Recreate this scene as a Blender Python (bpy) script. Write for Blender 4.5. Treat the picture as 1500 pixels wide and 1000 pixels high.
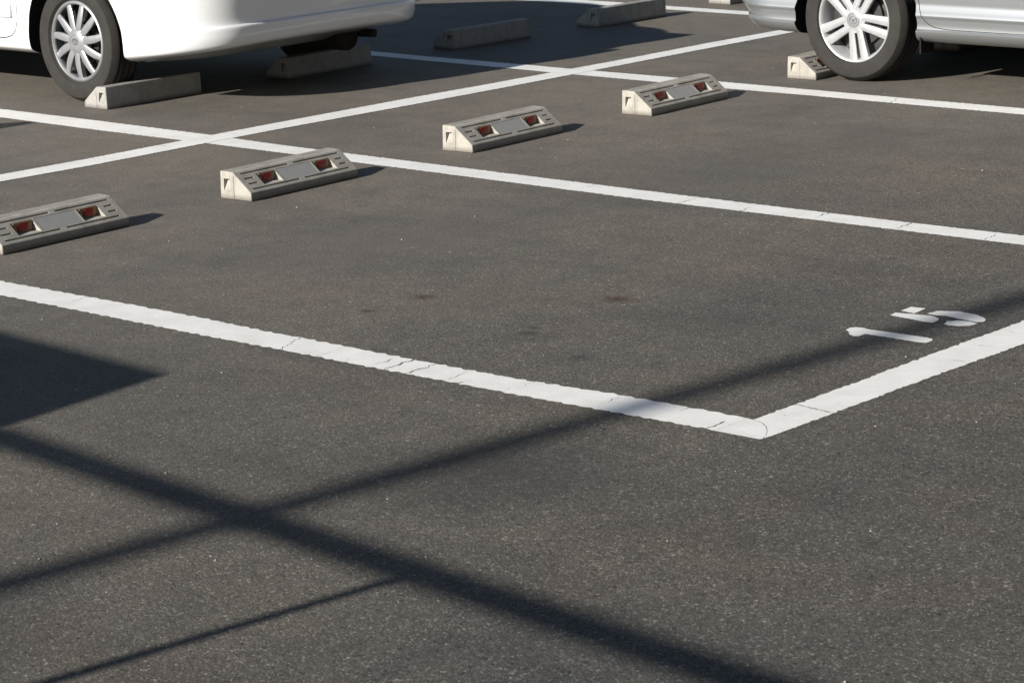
import bpy, bmesh, math, random
import numpy as np
from mathutils import Vector, Matrix

random.seed(7)
rng = np.random.default_rng(7)
for o in list(bpy.data.objects):
    bpy.data.objects.remove(o, do_unlink=True)
SC = bpy.context.scene
COL = SC.collection

# ------------------------------------------------------------------ camera
cam_data = bpy.data.cameras.new('camera')
cam = bpy.data.objects.new('camera', cam_data)
COL.objects.link(cam)
R_ = Vector((0.6720767, -0.7396182, -0.0357464))
U_ = Vector((0.1933753, 0.1287075, 0.9726461))
F_ = Vector((0.7147859, 0.6606052, -0.2295252))
m = Matrix((R_, U_, -F_)).transposed().to_4x4()
m.translation = Vector((-5.206262, -8.803323, 1.785842))
cam.matrix_world = m
cam_data.sensor_width = 36.0
cam_data.lens = 3954.38 / 1500 * 36.0
cam_data.clip_start = 0.05
cam_data.clip_end = 2000
cam_data.dof.use_dof = True
cam_data.dof.focus_distance = 9.0
cam_data.dof.aperture_fstop = 16.0
SC.camera = cam

# ------------------------------------------------------------------ light
SUN_EL = math.radians(24.4)
SUN_AZ = math.radians(-7.0)            # heading of the shadows on the ground, from +X
travel = Vector((math.cos(SUN_EL) * math.cos(SUN_AZ), math.cos(SUN_EL) * math.sin(SUN_AZ), -math.sin(SUN_EL)))
world = bpy.data.worlds.new('World')
SC.world = world
world.use_nodes = True
wn = world.node_tree.nodes
bg = wn['Background']
sky = wn.new('ShaderNodeTexSky')
sky.sky_type = 'NISHITA'
sky.sun_disc = False
sky.sun_elevation = SUN_EL
to_sun = -travel
sky.sun_rotation = math.atan2(to_sun.x, to_sun.y)
sky.air_density = 1.0
sky.dust_density = 0.4
world.node_tree.links.new(sky.outputs[0], bg.inputs[0])
bg.inputs[1].default_value = 0.05
sun_data = bpy.data.lights.new('sun', 'SUN')
sun_data.energy = 5.0
sun_data.angle = math.radians(0.53)
sun_data.color = (1.0, 0.94, 0.86)
sun = bpy.data.objects.new('sun', sun_data)
COL.objects.link(sun)
sun.rotation_euler = travel.to_track_quat('-Z', 'Y').to_euler()
sun.location = (-20, 2, 12)
SC.view_settings.view_transform = 'Standard'
SC.view_settings.look = 'None'
SC.view_settings.gamma = 1
SC.view_settings.use_curve_mapping = False
SC.view_settings.exposure = 0.65

# ------------------------------------------------------------------ material helpers
def new_mat(name):
    mt = bpy.data.materials.new(name)
    mt.use_nodes = True
    return mt, mt.node_tree.nodes, mt.node_tree.links, mt.node_tree.nodes['Principled BSDF']

def N(nodes, kind, **kw):
    n = nodes.new(kind)
    for k, v in kw.items():
        if k in n.inputs.keys():
            n.inputs[k].default_value = v
        else:
            setattr(n, k, v)
    return n

def ramp(nodes, stops, interp='LINEAR'):
    r = nodes.new('ShaderNodeValToRGB')
    r.color_ramp.interpolation = interp
    while len(r.color_ramp.elements) < len(stops):
        r.color_ramp.elements.new(0.5)
    for e, (p, c) in zip(r.color_ramp.elements, stops):
        e.position = p
        e.color = (c[0], c[1], c[2], 1) if isinstance(c, tuple) else (c, c, c, 1)
    return r

def mix(nodes, links, mode, fac, a, b):
    n = nodes.new('ShaderNodeMix')
    n.data_type = 'RGBA'
    n.blend_type = mode
    n.clamp_result = False
    for sock, val in ((n.inputs[0], fac), (n.inputs[6], a), (n.inputs[7], b)):
        if hasattr(val, 'is_output'):
            links.new(val, sock)
        elif isinstance(val, tuple):
            sock.default_value = (val[0], val[1], val[2], 1)
        else:
            sock.default_value = val
    return n.outputs[2]

def math_n(nodes, links, op, a, b=None):
    n = nodes.new('ShaderNodeMath')
    n.operation = op
    for i, v in enumerate((a, b)):
        if v is None:
            continue
        if hasattr(v, 'is_output'):
            links.new(v, n.inputs[i])
        else:
            n.inputs[i].default_value = v
    return n.outputs[0]

def asphalt_mat():
    mt, n, l, b = new_mat('asphalt')
    tc = n.new('ShaderNodeTexCoord')
    P = tc.outputs['Object']
    def tex(kind, scale, **kw):
        t = N(n, kind, Scale=scale, **kw)
        l.new(P, t.inputs['Vector'])
        return t
    v1 = tex('ShaderNodeTexVoronoi', 250.0)
    v2 = tex('ShaderNodeTexVoronoi', 120.0)
    nf = tex('ShaderNodeTexNoise', 60.0, Detail=5.0, Roughness=0.7)
    nm = tex('ShaderNodeTexNoise', 6.0, Detail=6.0, Roughness=0.65)
    nl = tex('ShaderNodeTexNoise', 0.75, Detail=5.0, Roughness=0.55, Distortion=0.4)
    nb = tex('ShaderNodeTexNoise', 1.6, Detail=4.0, Roughness=0.5, Distortion=0.8)
    # aggregate stones: one grey per cell
    sep = n.new('ShaderNodeSeparateColor'); l.new(v1.outputs['Color'], sep.inputs[0])
    sep2 = n.new('ShaderNodeSeparateColor'); l.new(v2.outputs['Color'], sep2.inputs[0])
    r1 = ramp(n, [(0.0, (0.052, 0.048, 0.043)), (0.35, (0.070, 0.066, 0.059)), (0.75, (0.088, 0.083, 0.075)), (0.93, (0.115, 0.109, 0.099)), (1.0, (0.26, 0.25, 0.235))])
    l.new(sep.outputs[0], r1.inputs[0])
    r2 = ramp(n, [(0.0, 0.40), (0.05, 0.80), (0.3, 0.95), (0.8, 1.06), (0.97, 1.2), (1.0, 2.0)])
    l.new(sep2.outputs[1], r2.inputs[0])
    c = mix(n, l, 'MULTIPLY', 1.0, r1.outputs[0], r2.outputs[0])
    rf = ramp(n, [(0.25, 0.66), (0.5, 1.0), (0.75, 1.28)])
    l.new(nf.outputs[0], rf.inputs[0])
    c = mix(n, l, 'MULTIPLY', 0.8, c, rf.outputs[0])
    rm = ramp(n, [(0.3, (0.84, 0.85, 0.86)), (0.5, (1.0, 1.0, 1.0)), (0.7, (1.12, 1.10, 1.085))])
    l.new(nm.outputs[0], rm.inputs[0])
    c = mix(n, l, 'MULTIPLY', 1.0, c, rm.outputs[0])
    rl = ramp(n, [(0.34, (0.86, 0.88, 0.90)), (0.5, (1.0, 1.0, 1.0)), (0.66, (1.07, 1.055, 1.03))])
    l.new(nl.outputs[0], rl.inputs[0])
    c = mix(n, l, 'MULTIPLY', 1.0, c, rl.outputs[0])
    rb = ramp(n, [(0.5, (1, 1, 1)), (0.75, (1.09, 1.0, 0.965))])
    l.new(nb.outputs[0], rb.inputs[0])
    c = mix(n, l, 'MULTIPLY', 1.0, c, rb.outputs[0])
    # the driving lane in front of the bays has lost its binder and is stonier; the bays are smoother and lighter
    sx = n.new('ShaderNodeSeparateXYZ'); l.new(P, sx.inputs[0])
    lane = N(n, 'ShaderNodeMapRange'); l.new(sx.outputs[1], lane.inputs[0])
    lane.inputs[1].default_value = -5.4; lane.inputs[2].default_value = -1.5
    lane.inputs[3].default_value = 0.0; lane.inputs[4].default_value = 1.0
    bay_tone = mix(n, l, 'MIX', lane.outputs[0], (1.0, 1.0, 1.0), (1.53, 1.48, 1.40))
    c = mix(n, l, 'MULTIPLY', 1.0, c, (0.985, 0.97, 0.945))
    # between the lines the surface is closed and smooth, its stones barely showing
    smooth = math_n(n, l, 'MULTIPLY', lane.outputs[0], 0.62)
    c = mix(n, l, 'MIX', smooth, c, (0.083, 0.0775, 0.070))
    c = mix(n, l, 'MULTIPLY', 1.0, c, rl.outputs[0])
    c = mix(n, l, 'MULTIPLY', smooth, c, rm.outputs[0])
    # faint worn streaks along the direction cars drive in and out
    ms = N(n, 'ShaderNodeMapping'); l.new(P, ms.inputs[0]); ms.inputs['Scale'].default_value = (5.0, 0.7, 1.0)
    ns = N(n, 'ShaderNodeTexNoise', Scale=1.0, Detail=5.0, Roughness=0.6); l.new(ms.outputs[0], ns.inputs['Vector'])
    rs = ramp(n, [(0.3, 0.90), (0.5, 1.0), (0.72, 1.07)]); l.new(ns.outputs[0], rs.inputs[0])
    c = mix(n, l, 'MULTIPLY', 1.0, c, rs.outputs[0])
    c = mix(n, l, 'MULTIPLY', 1.0, c, bay_tone)
    # small rust and oil spots
    def spot(x, y, rx, ry, col, fac, cin):
        mp = N(n, 'ShaderNodeMapping'); l.new(P, mp.inputs[0])
        mp.inputs['Location'].default_value = (-x / rx, -y / ry, 0)
        mp.inputs['Scale'].default_value = (1 / rx, 1 / ry, 0)
        ad = n.new('ShaderNodeVectorMath'); ad.operation = 'ADD'
        nn = tex('ShaderNodeTexNoise', 40.0, Detail=3.0)
        sc_ = n.new('ShaderNodeVectorMath'); sc_.operation = 'SCALE'; sc_.inputs[3].default_value = 1.2
        sb = n.new('ShaderNodeVectorMath'); sb.operation = 'SUBTRACT'; sb.inputs[1].default_value = (0.5, 0.5, 0.5)
        l.new(nn.outputs['Color'], sb.inputs[0]); l.new(sb.outputs[0], sc_.inputs[0])
        l.new(mp.outputs[0], ad.inputs[0]); l.new(sc_.outputs[0], ad.inputs[1])
        g = N(n, 'ShaderNodeTexGradient', gradient_type='SPHERICAL'); l.new(ad.outputs[0], g.inputs[0])
        k = math_n(n, l, 'MULTIPLY', g.outputs[1], fac)
        return mix(n, l, 'MIX', k, cin, col)
    for a in ((0.957, -3.558, .06, .09, (0.05, 0.022, 0.015), 1.0), (0.646, -3.026, .05, .05, (0.04, 0.02, 0.015), .9),
              (0.46, -3.635, .035, .04, (0.02, 0.02, 0.02), .85), (0.52, -3.60, .02, .03, (0.02, 0.02, 0.02), .85),
              (0.32, -3.953, .05, .045, (0.03, 0.03, 0.03), .8), (0.41, -3.02, .03, .03, (0.02, 0.018, 0.015), .9),
              (-0.674, -4.53, .5, .4, (0.03, 0.03, 0.03), .8), (3.9, -2.4, .3, .2, (0.10, 0.08, 0.07), .35),
              (-0.05, -3.02, .03, .05, (0.1, 0.04, 0.03), .6), (2.9, -2.4, 1.6, 0.5, (0.075, 0.072, 0.068), .5),
              (1.2, -2.3, .9, .4, (0.12, 0.105, 0.098), .5)):
        c = spot(*a, c)
    l.new(c, b.inputs['Base Color'])
    b.inputs['Roughness'].default_value = 0.82
    b.inputs['Specular IOR Level'].default_value = 0.35
    h1 = math_n(n, l, 'MULTIPLY', v1.outputs['Distance'], -1.4)
    h2 = math_n(n, l, 'MULTIPLY', v2.outputs['Distance'], -0.9)
    h = math_n(n, l, 'ADD', h1, h2)
    h3 = math_n(n, l, 'MULTIPLY', nf.outputs[0], 1.6)
    h = math_n(n, l, 'ADD', h, h3)
    bp = N(n, 'ShaderNodeBump', Strength=0.34, Distance=0.0028)
    l.new(h, bp.inputs['Height']); l.new(bp.outputs[0], b.inputs['Normal'])
    return mt

def paint_mat():
    mt, n, l, b = new_mat('line_paint')
    tc = n.new('ShaderNodeTexCoord'); P = tc.outputs['Object']
    a = N(n, 'ShaderNodeTexNoise', Scale=9.0, Detail=6.0, Roughness=0.6); l.new(P, a.inputs['Vector'])
    f = N(n, 'ShaderNodeTexNoise', Scale=150.0, Detail=3.0, Roughness=0.6); l.new(P, f.inputs['Vector'])
    r = ramp(n, [(0.3, (0.66, 0.655, 0.63)), (0.6, (0.75, 0.75, 0.735))]); l.new(a.outputs[0], r.inputs[0])
    v = N(n, 'ShaderNodeTexVoronoi', Scale=14.0); l.new(P, v.inputs['Vector'])
    pit = ramp(n, [(0.02, (0.35, 0.33, 0.30)), (0.06, (1, 1, 1))]); l.new(v.outputs['Distance'], pit.inputs[0])
    sp = n.new('ShaderNodeSeparateColor'); l.new(v.outputs['Color'], sp.inputs[0])
    pf = ramp(n, [(0.86, 0.0), (0.88, 1.0)]); l.new(sp.outputs[0], pf.inputs[0])
    c = mix(n, l, 'MULTIPLY', pf.outputs[0], r.outputs[0], pit.outputs[0])
    rg = ramp(n, [(0.25, 0.86), (0.55, 1.0)]); l.new(f.outputs[0], rg.inputs[0])
    c = mix(n, l, 'MULTIPLY', 0.6, c, rg.outputs[0])
    l.new(c, b.inputs['Base Color'])
    b.inputs['Roughness'].default_value = 0.6
    b.inputs['Specular IOR Level'].default_value = 0.3
    bp = N(n, 'ShaderNodeBump', Strength=0.25, Distance=0.002)
    l.new(f.outputs[0], bp.inputs['Height']); l.new(bp.outputs[0], b.inputs['Normal'])
    return mt

def concrete_mat(name, base, dark):
    mt, n, l, b = new_mat(name)
    tc = n.new('ShaderNodeTexCoord'); P = tc.outputs['Object']
    inf = n.new('ShaderNodeObjectInfo')
    off = n.new('ShaderNodeVectorMath'); off.operation = 'ADD'
    l.new(P, off.inputs[0]); l.new(inf.outputs['Random'], off.inputs[1])
    a = N(n, 'ShaderNodeTexNoise', Scale=14.0, Detail=6.0, Roughness=0.65); l.new(off.outputs[0], a.inputs['Vector'])
    f = N(n, 'ShaderNodeTexNoise', Scale=260.0, Detail=3.0, Roughness=0.7); l.new(off.outputs[0], f.inputs['Vector'])
    # vertical run-off streaks
    mp = N(n, 'ShaderNodeMapping'); mp.inputs['Scale'].default_value = (28, 28, 7); l.new(off.outputs[0], mp.inputs[0])
    s = N(n, 'ShaderNodeTexNoise', Scale=1.0, Detail=4.0, Roughness=0.6); l.new(mp.outputs[0], s.inputs['Vector'])
    r = ramp(n, [(0.3, dark), (0.58, base)]); l.new(a.outputs[0], r.inputs[0])
    rs = ramp(n, [(0.36, 0.80), (0.5, 1.0)]); l.new(s.outputs[0], rs.inputs[0])
    c = mix(n, l, 'MULTIPLY', 0.65, r.outputs[0], rs.outputs[0])
    rf = ramp(n, [(0.3, 0.72), (0.5, 1.0), (0.8, 1.1)]); l.new(f.outputs[0], rf.inputs[0])
    c = mix(n, l, 'MULTIPLY', 0.7, c, rf.outputs[0])
    # splash dirt along the foot
    sx = n.new('ShaderNodeSeparateXYZ'); l.new(P, sx.inputs[0])
    z = math_n(n, l, 'ADD', sx.outputs[2], math_n(n, l, 'MULTIPLY', a.outputs[0], -0.03))
    mr = N(n, 'ShaderNodeMapRange'); l.new(z, mr.inputs[0])
    mr.inputs[1].default_value = -0.014; mr.inputs[2].default_value = 0.008; mr.inputs[3].default_value = 0.7; mr.inputs[4].default_value = 0.0
    c = mix(n, l, 'MIX', mr.outputs[0], c, (0.07, 0.06, 0.05))
    l.new(c, b.inputs['Base Color'])
    b.inputs['Roughness'].default_value = 0.9
    b.inputs['Specular IOR Level'].default_value = 0.25
    bp = N(n, 'ShaderNodeBump', Strength=0.35, Distance=0.0012)
    l.new(f.outputs[0], bp.inputs['Height']); l.new(bp.outputs[0], b.inputs['Normal'])
    return mt

def simple_mat(name, col, rough=0.5, metal=0.0, spec=0.5, coat=0.0, var=0.12, scale=20.0, bump=0.0):
    mt, n, l, b = new_mat(name)
    tc = n.new('ShaderNodeTexCoord')
    a = N(n, 'ShaderNodeTexNoise', Scale=scale, Detail=5.0, Roughness=0.6); l.new(tc.outputs['Object'], a.inputs['Vector'])
    r = ramp(n, [(0.3, tuple(x * (1 - var) for x in col)), (0.7, tuple(min(1, x * (1 + var * .5)) for x in col))])
    l.new(a.outputs[0], r.inputs[0]); l.new(r.outputs[0], b.inputs['Base Color'])
    b.inputs['Roughness'].default_value = rough
    b.inputs['Metallic'].default_value = metal
    b.inputs['Specular IOR Level'].default_value = spec
    b.inputs['Coat Weight'].default_value = coat
    b.inputs['Coat Roughness'].default_value = 0.04
    if bump:
        bp = N(n, 'ShaderNodeBump', Strength=bump, Distance=0.002)
        l.new(a.outputs[0], bp.inputs['Height']); l.new(bp.outputs[0], b.inputs['Normal'])
    return mt

def car_paint(name, col, metal, rough):
    mt, n, l, b = new_mat(name)
    tc = n.new('ShaderNodeTexCoord'); P = tc.outputs['Object']
    a = N(n, 'ShaderNodeTexNoise', Scale=3.0, Detail=5.0, Roughness=0.6); l.new(P, a.inputs['Vector'])
    sx = n.new('ShaderNodeSeparateXYZ'); l.new(P, sx.inputs[0])
    z = math_n(n, l, 'ADD', sx.outputs[2], math_n(n, l, 'MULTIPLY', a.outputs[0], 0.12))
    mr = N(n, 'ShaderNodeMapRange'); l.new(z, mr.inputs[0])        # road film on the sills
    mr.inputs[1].default_value = 0.22; mr.inputs[2].default_value = 0.38; mr.inputs[3].default_value = 0.35; mr.inputs[4].default_value = 0.0
    c = mix(n, l, 'MIX', mr.outputs[0], col, (0.22, 0.20, 0.18))
    v = N(n, 'ShaderNodeTexVoronoi', Scale=22.0); l.new(P, v.inputs['Vector'])   # a few stone chips
    sp = n.new('ShaderNodeSeparateColor'); l.new(v.outputs['Color'], sp.inputs[0])
    pf = ramp(n, [(0.955, 0.0), (0.96, 1.0)]); l.new(sp.outputs[0], pf.inputs[0])
    pd = ramp(n, [(0.05, 1.0), (0.09, 0.0)]); l.new(v.outputs['Distance'], pd.inputs[0])
    k = math_n(n, l, 'MULTIPLY', pf.outputs[0], pd.outputs[0])
    k = math_n(n, l, 'MULTIPLY', k, 0.6)
    c = mix(n, l, 'MIX', k, c, (0.75, 0.74, 0.72))
    l.new(c, b.inputs['Base Color'])
    b.inputs['Metallic'].default_value = metal
    b.inputs['Roughness'].default_value = rough
    b.inputs['Coat Weight'].default_value = 0.8
    b.inputs['Coat Roughness'].default_value = 0.05
    return mt

M = {}
M['asphalt'] = asphalt_mat()
M['paint'] = paint_mat()
M['concrete'] = concrete_mat('concrete', (0.395, 0.378, 0.34), (0.29, 0.275, 0.245))
M['concrete_rear'] = concrete_mat('far_row_concrete', (0.36, 0.355, 0.335), (0.27, 0.265, 0.245))  # slightly darker, greyer concrete for the far row of stops
M['housing'] = simple_mat('reflector_housing', (0.30, 0.20, 0.11), 0.5)
M['pad'] = simple_mat('smooth_mortar', (0.325, 0.325, 0.315), 0.7, var=0.08, scale=30)
M['red'] = simple_mat('red_reflector', (0.34, 0.010, 0.007), 0.4, spec=0.5, scale=200)
M['rubber'] = simple_mat('tyre_rubber', (0.030, 0.028, 0.026), 0.8, spec=0.3, var=0.25, scale=14, bump=0.15)
M['hubcap'] = simple_mat('silver_plastic', (0.34, 0.35, 0.365), 0.36, metal=0.5, var=0.12, scale=30)
M['alloy'] = simple_mat('alloy', (0.48, 0.49, 0.505), 0.36, metal=0.4, var=0.10, scale=30)
M['chrome'] = simple_mat('chrome', (0.55, 0.56, 0.57), 0.15, metal=1.0, var=0.05)
M['badge'] = simple_mat('badge_recess', (0.22, 0.22, 0.23), 0.35, metal=0.6, var=0.05)
M['dark'] = simple_mat('dark_plastic', (0.012, 0.012, 0.012), 0.8, spec=0.2)
M['under'] = simple_mat('underbody', (0.02, 0.019, 0.018), 0.85, spec=0.2, var=0.4)
M['brake'] = simple_mat('brake_metal', (0.07, 0.068, 0.068), 0.5, metal=0.6, var=0.3, scale=40)
M['glass'] = simple_mat('tinted_glass', (0.015, 0.018, 0.020), 0.04, spec=0.8, var=0.05)
M['tail'] = simple_mat('tail_lamp_red', (0.30, 0.01, 0.01), 0.12, spec=0.6, coat=0.5)
M['clear'] = simple_mat('lamp_glass', (0.55, 0.57, 0.60), 0.08, metal=0.5)
M['plate'] = simple_mat('number_plate_white', (0.7, 0.7, 0.68), 0.5)
M['white_car'] = car_paint('white_car_paint', (0.74, 0.76, 0.775), 0.0, 0.30)
M['silver_car'] = car_paint('silver_car_paint', (0.30, 0.318, 0.332), 0.66, 0.38)
M['steel'] = simple_mat('galvanised_steel', (0.38, 0.38, 0.38), 0.5, metal=0.5, var=0.25)
M['shed'] = simple_mat('painted_sheet_steel', (0.34, 0.33, 0.30), 0.6, var=0.15, scale=4)
M['shed_roof'] = simple_mat('shed_roof_steel', (0.12, 0.14, 0.16), 0.6, var=0.2, scale=4)
M['grit'] = simple_mat('pale_grit', (0.42, 0.40, 0.37), 0.8, var=0.3, scale=60)

# ------------------------------------------------------------------ object helpers
def link(name, me, parent=None, mat=None, smooth=False, angle=None):
    ob = bpy.data.objects.new(name, me)
    COL.objects.link(ob)
    if parent is not None:
        ob.parent = parent
    if mat is not None:
        me.materials.clear()
        me.materials.append(mat)
    if smooth:
        me.polygons.foreach_set('use_smooth', [True] * len(me.polygons))
        if angle:
            me.set_sharp_from_angle(angle=math.radians(angle))
    return ob

def mesh_from(verts, faces, name='mesh'):
    me = bpy.data.meshes.new(name)
    me.from_pydata([tuple(map(float, v)) for v in verts], [], faces)
    me.update()
    return me

def bm_mesh(bm, name='mesh', recalc=True):
    if recalc:
        bmesh.ops.recalc_face_normals(bm, faces=bm.faces)
    me = bpy.data.meshes.new(name)
    bm.to_mesh(me)
    bm.free()
    return me

def empty(name, loc, rz=0.0):
    o = bpy.data.objects.new(name, None)
    o.empty_display_size = 0.2
    COL.objects.link(o)
    o.location = loc
    o.rotation_euler = (0, 0, rz)
    return o

def tag(o, label=None, cat=None, group=None, kind=None):
    if label: o['label'] = label
    if cat: o['category'] = cat
    if group: o['group'] = group
    if kind: o['kind'] = kind
    return o

def add_box(bm, lo, hi, mtx=None):
    r = bmesh.ops.create_cube(bm, size=1.0)
    for v in r['verts']:
        v.co = Vector([lo[i] + (v.co[i] + 0.5) * (hi[i] - lo[i]) for i in range(3)])
        if mtx is not None:
            v.co = mtx @ v.co
    return r['verts']

def add_prism(bm, pts, axis, a, b, mtx=None):
    """polygon pts in the two other axes, extruded along axis (0,1,2) from a to b"""
    def pt(p, t):
        q = [0, 0, 0]; k = [i for i in range(3) if i != axis]
        q[axis] = t; q[k[0]] = p[0]; q[k[1]] = p[1]
        v = Vector(q)
        return mtx @ v if mtx is not None else v
    A = [bm.verts.new(pt(p, a)) for p in pts]
    B = [bm.verts.new(pt(p, b)) for p in pts]
    n = len(pts)
    bm.faces.new(A); bm.faces.new(B[::-1])
    for i in range(n):
        j = (i + 1) % n
        bm.faces.new((A[i], B[i], B[j], A[j]))
    return A + B

def add_tube(bm, p0, p1, r0, r1=None, seg=16):
    p0, p1 = Vector(p0), Vector(p1); r1 = r0 if r1 is None else r1
    d = p1 - p0
    r = bmesh.ops.create_cone(bm, cap_ends=True, segments=seg, radius1=r0, radius2=r1, depth=d.length)
    q = d.to_track_quat('Z', 'Y').to_matrix().to_4x4()
    q.translation = (p0 + p1) / 2
    for v in r['verts']:
        v.co = q @ v.co

def lathe_x(profile, seg=64, closed=False):
    """profile of (x, r) turned about the X axis"""
    vs, fs = [], []
    n = len(profile)
    for i in range(seg):
        a = 2 * math.pi * i / seg
        for x, r in profile:
            vs.append((x, r * math.cos(a), r * math.sin(a)))
    m_ = n if closed else n - 1
    for i in range(seg):
        j = (i + 1) % seg
        for k in range(m_):
            k2 = (k + 1) % n
            fs.append((i * n + k, i * n + k2, j * n + k2, j * n + k))
    bm = bmesh.new()
    V = [bm.verts.new(v) for v in vs]
    for f in fs:
        bm.faces.new([V[i] for i in f])
    bmesh.ops.remove_doubles(bm, verts=bm.verts, dist=1e-6)
    return bm

def boolean(ob_me, cut_me, op):
    a = bpy.data.objects.new('a', ob_me); b = bpy.data.objects.new('b', cut_me)
    COL.objects.link(a); COL.objects.link(b)
    md = a.modifiers.new('bool', 'BOOLEAN')
    md.object = b; md.operation = op; md.solver = 'EXACT'
    try: md.material_mode = 'TRANSFER'
    except Exception: pass
    dg = bpy.context.evaluated_depsgraph_get()
    dg.update()
    me = bpy.data.meshes.new_from_object(a.evaluated_get(dg))
    bpy.data.objects.remove(a); bpy.data.objects.remove(b)
    return me

def apply_bevel(me, w, seg=2, angle=30):
    a = bpy.data.objects.new('a', me); COL.objects.link(a)
    md = a.modifiers.new('bev', 'BEVEL'); md.width = w; md.segments = seg
    md.limit_method = 'ANGLE'; md.angle_limit = math.radians(angle)
    dg = bpy.context.evaluated_depsgraph_get(); dg.update()
    me2 = bpy.data.meshes.new_from_object(a.evaluated_get(dg))
    bpy.data.objects.remove(a)
    return me2

def copy_tree(o, parent=None):
    c = o.copy(); COL.objects.link(c)
    if parent is not None:
        c.parent = parent
        c.matrix_parent_inverse = o.matrix_parent_inverse.copy()
    for ch in list(o.children):
        copy_tree(ch, c)
    return c

# ------------------------------------------------------------------ ground
bm = bmesh.new()
xs = [-300, -40, -12, -4, 0, 4, 8, 14, 40, 300]
grid = [[bm.verts.new((x, y, 0)) for x in xs] for y in xs]
for i in range(len(xs) - 1):
    for j in range(len(xs) - 1):
        bm.faces.new((grid[i][j], grid[i][j + 1], grid[i + 1][j + 1], grid[i + 1][j]))
ground = link('ground', bm_mesh(bm), mat=M['asphalt'])
tag(ground, kind='structure')

# ------------------------------------------------------------------ painted lines
def flat(bm, pts, z):
    f = bm.faces.new([bm.verts.new((x, y, z)) for x, y in pts])
    f.normal_update()
    if f.normal.z < 0: f.normal_flip()

def strip(name, e1, e2, axis, t0, t1, z, cracks=(), seed=0, rough=0.0022):
    """a painted strip between two measured edges; axis = the one it runs along (0 or 1);
       cracks: (t on edge 1, t on edge 2, width, v from, v to) - real gaps in the paint"""
    r = np.random.default_rng(seed + 100)
    def edge(e):
        a = sorted([(p[axis], p[1 - axis]) for p in e])
        t = np.array([q[0] for q in a]); c = np.array([q[1] for q in a])
        return lambda s: float(np.interp(s, t, c))
    f1, f2 = edge(e1), edge(e2)
    ph = r.uniform(0, 6.28, 24); fr = r.uniform(1, 4, 8).tolist() + r.uniform(15, 60, 8).tolist() + r.uniform(90, 260, 8).tolist()
    am = [0.0007] * 8 + [0.0006] * 8 + [0.0018] * 8
    def wob(s, k):
        return sum(a * math.sin(fr[i] * s * (1 + 0.13 * k) + ph[i] + 2.1 * k) for i, a in enumerate(am)) * rough / 0.0035
    NV = 10
    vs_ = [i / NV for i in range(NV + 1)]
    jag = {}
    def boundary(ci, side):
        t_a, t_b, w, v0, v1 = cracks_s[ci]
        out = []
        if ci not in jag:
            jag[ci] = r.normal(0, 0.004, NV + 1)
        for i, v in enumerate(vs_):
            k = 0.0
            if v0 - 1e-6 <= v <= v1 + 1e-6:
                k = 0.72 * w * (0.55 + 0.45 * math.sin(3.1 * v + ci)) * (1 + 0.35 * math.sin(17 * v + ci))
            out.append(t_a + (t_b - t_a) * v + jag[ci][i] + side * k / 2)
        return out
    cracks_s = sorted([c for c in cracks if t0 < c[0] < t1], key=lambda c: c[0])
    segs = []
    left = [t0] * (NV + 1)
    for ci in range(len(cracks_s)):
        segs.append((left, boundary(ci, -1)))
        left = boundary(ci, +1)
    segs.append((left, [t1] * (NV + 1)))
    bm = bmesh.new()
    for a, b in segs:
        nu = max(1, int(abs(b[0] - a[0]) / 0.012))
        nu = min(nu, 900)
        rows = []
        for i, v in enumerate(vs_):
            row = []
            for k in range(nu + 1):
                t = a[i] + (b[i] - a[i]) * k / nu
                c1, c2 = f1(t) + wob(t, 0), f2(t) + wob(t, 1)
                c = c1 + (c2 - c1) * v
                p = (t, c, z) if axis == 0 else (c, t, z)
                row.append(bm.verts.new(p))
            rows.append(row)
        for i in range(NV):
            for k in range(nu):
                bm.faces.new((rows[i][k], rows[i][k + 1], rows[i + 1][k + 1], rows[i + 1][k]))
    bmesh.ops.recalc_face_normals(bm, faces=bm.faces)
    for f in bm.faces:
        if f.normal.z < 0: f.normal_flip()
    o = link(name, bm_mesh(bm, recalc=False), ground, M['paint'])
    return o

A1 = [(0.048, -1.666), (0.057, -2.305), (0.054, -2.65), (0.037, -2.996), (0.04, -3.105), (0.032, -3.588), (0.035, -3.98), (0.059, -4.299), (0.062, -4.602), (0.06, -4.762)]
A2 = [(-0.09, -1.846), (-0.095, -2.4), (-0.103, -2.829), (-0.1, -3.144), (-0.102, -3.516), (-0.096, -3.896), (-0.095, -4.097), (-0.087, -4.422), (-0.08, -4.714), (-0.081, -4.881)]
F1 = [(0.061, -4.760), (0.494, -4.754), (0.872, -4.744), (1.373, -4.739)]
F2 = [(-0.073, -4.893), (0.221, -4.891), (0.667, -4.886), (1.131, -4.888)]
B1 = [(2.545, 1.607), (2.54, 0.946), (2.519, 0.092), (2.489, -0.349), (2.482, -0.625), (2.480, -0.797), (2.472, -1.175), (2.445, -2.42), (2.439, -2.961), (2.437, -3.635), (2.445, -4.069)]
B2 = [(2.375, 1.386), (2.356, 0.702), (2.354, 0.083), (2.350, -0.235), (2.345, -0.5), (2.334, -0.986), (2.330, -1.315), (2.300, -2.546), (2.308, -3.29), (2.311, -4.156)]
C1 = [(4.943, 1.536), (4.922, 1.114), (4.915, 0.34), (4.907, 0.097), (4.906, -0.122), (4.9, -0.605), (4.891, -0.887), (4.877, -1.472), (4.862, -1.891), (4.847, -2.583)]
C2 = [(4.814, 1.396), (4.797, 0.996), (4.775, 0.34), (4.757, 0.071), (4.753, -0.249), (4.740, -0.639), (4.722, -1.056), (4.724, -1.572), (4.700, -2.597)]
D1 = [(7.345, 1.883), (7.313, 1.421), (7.290, 0.816)]
D2 = [(7.185, 2.024), (7.169, 1.304), (7.149, 0.656)]
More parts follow.
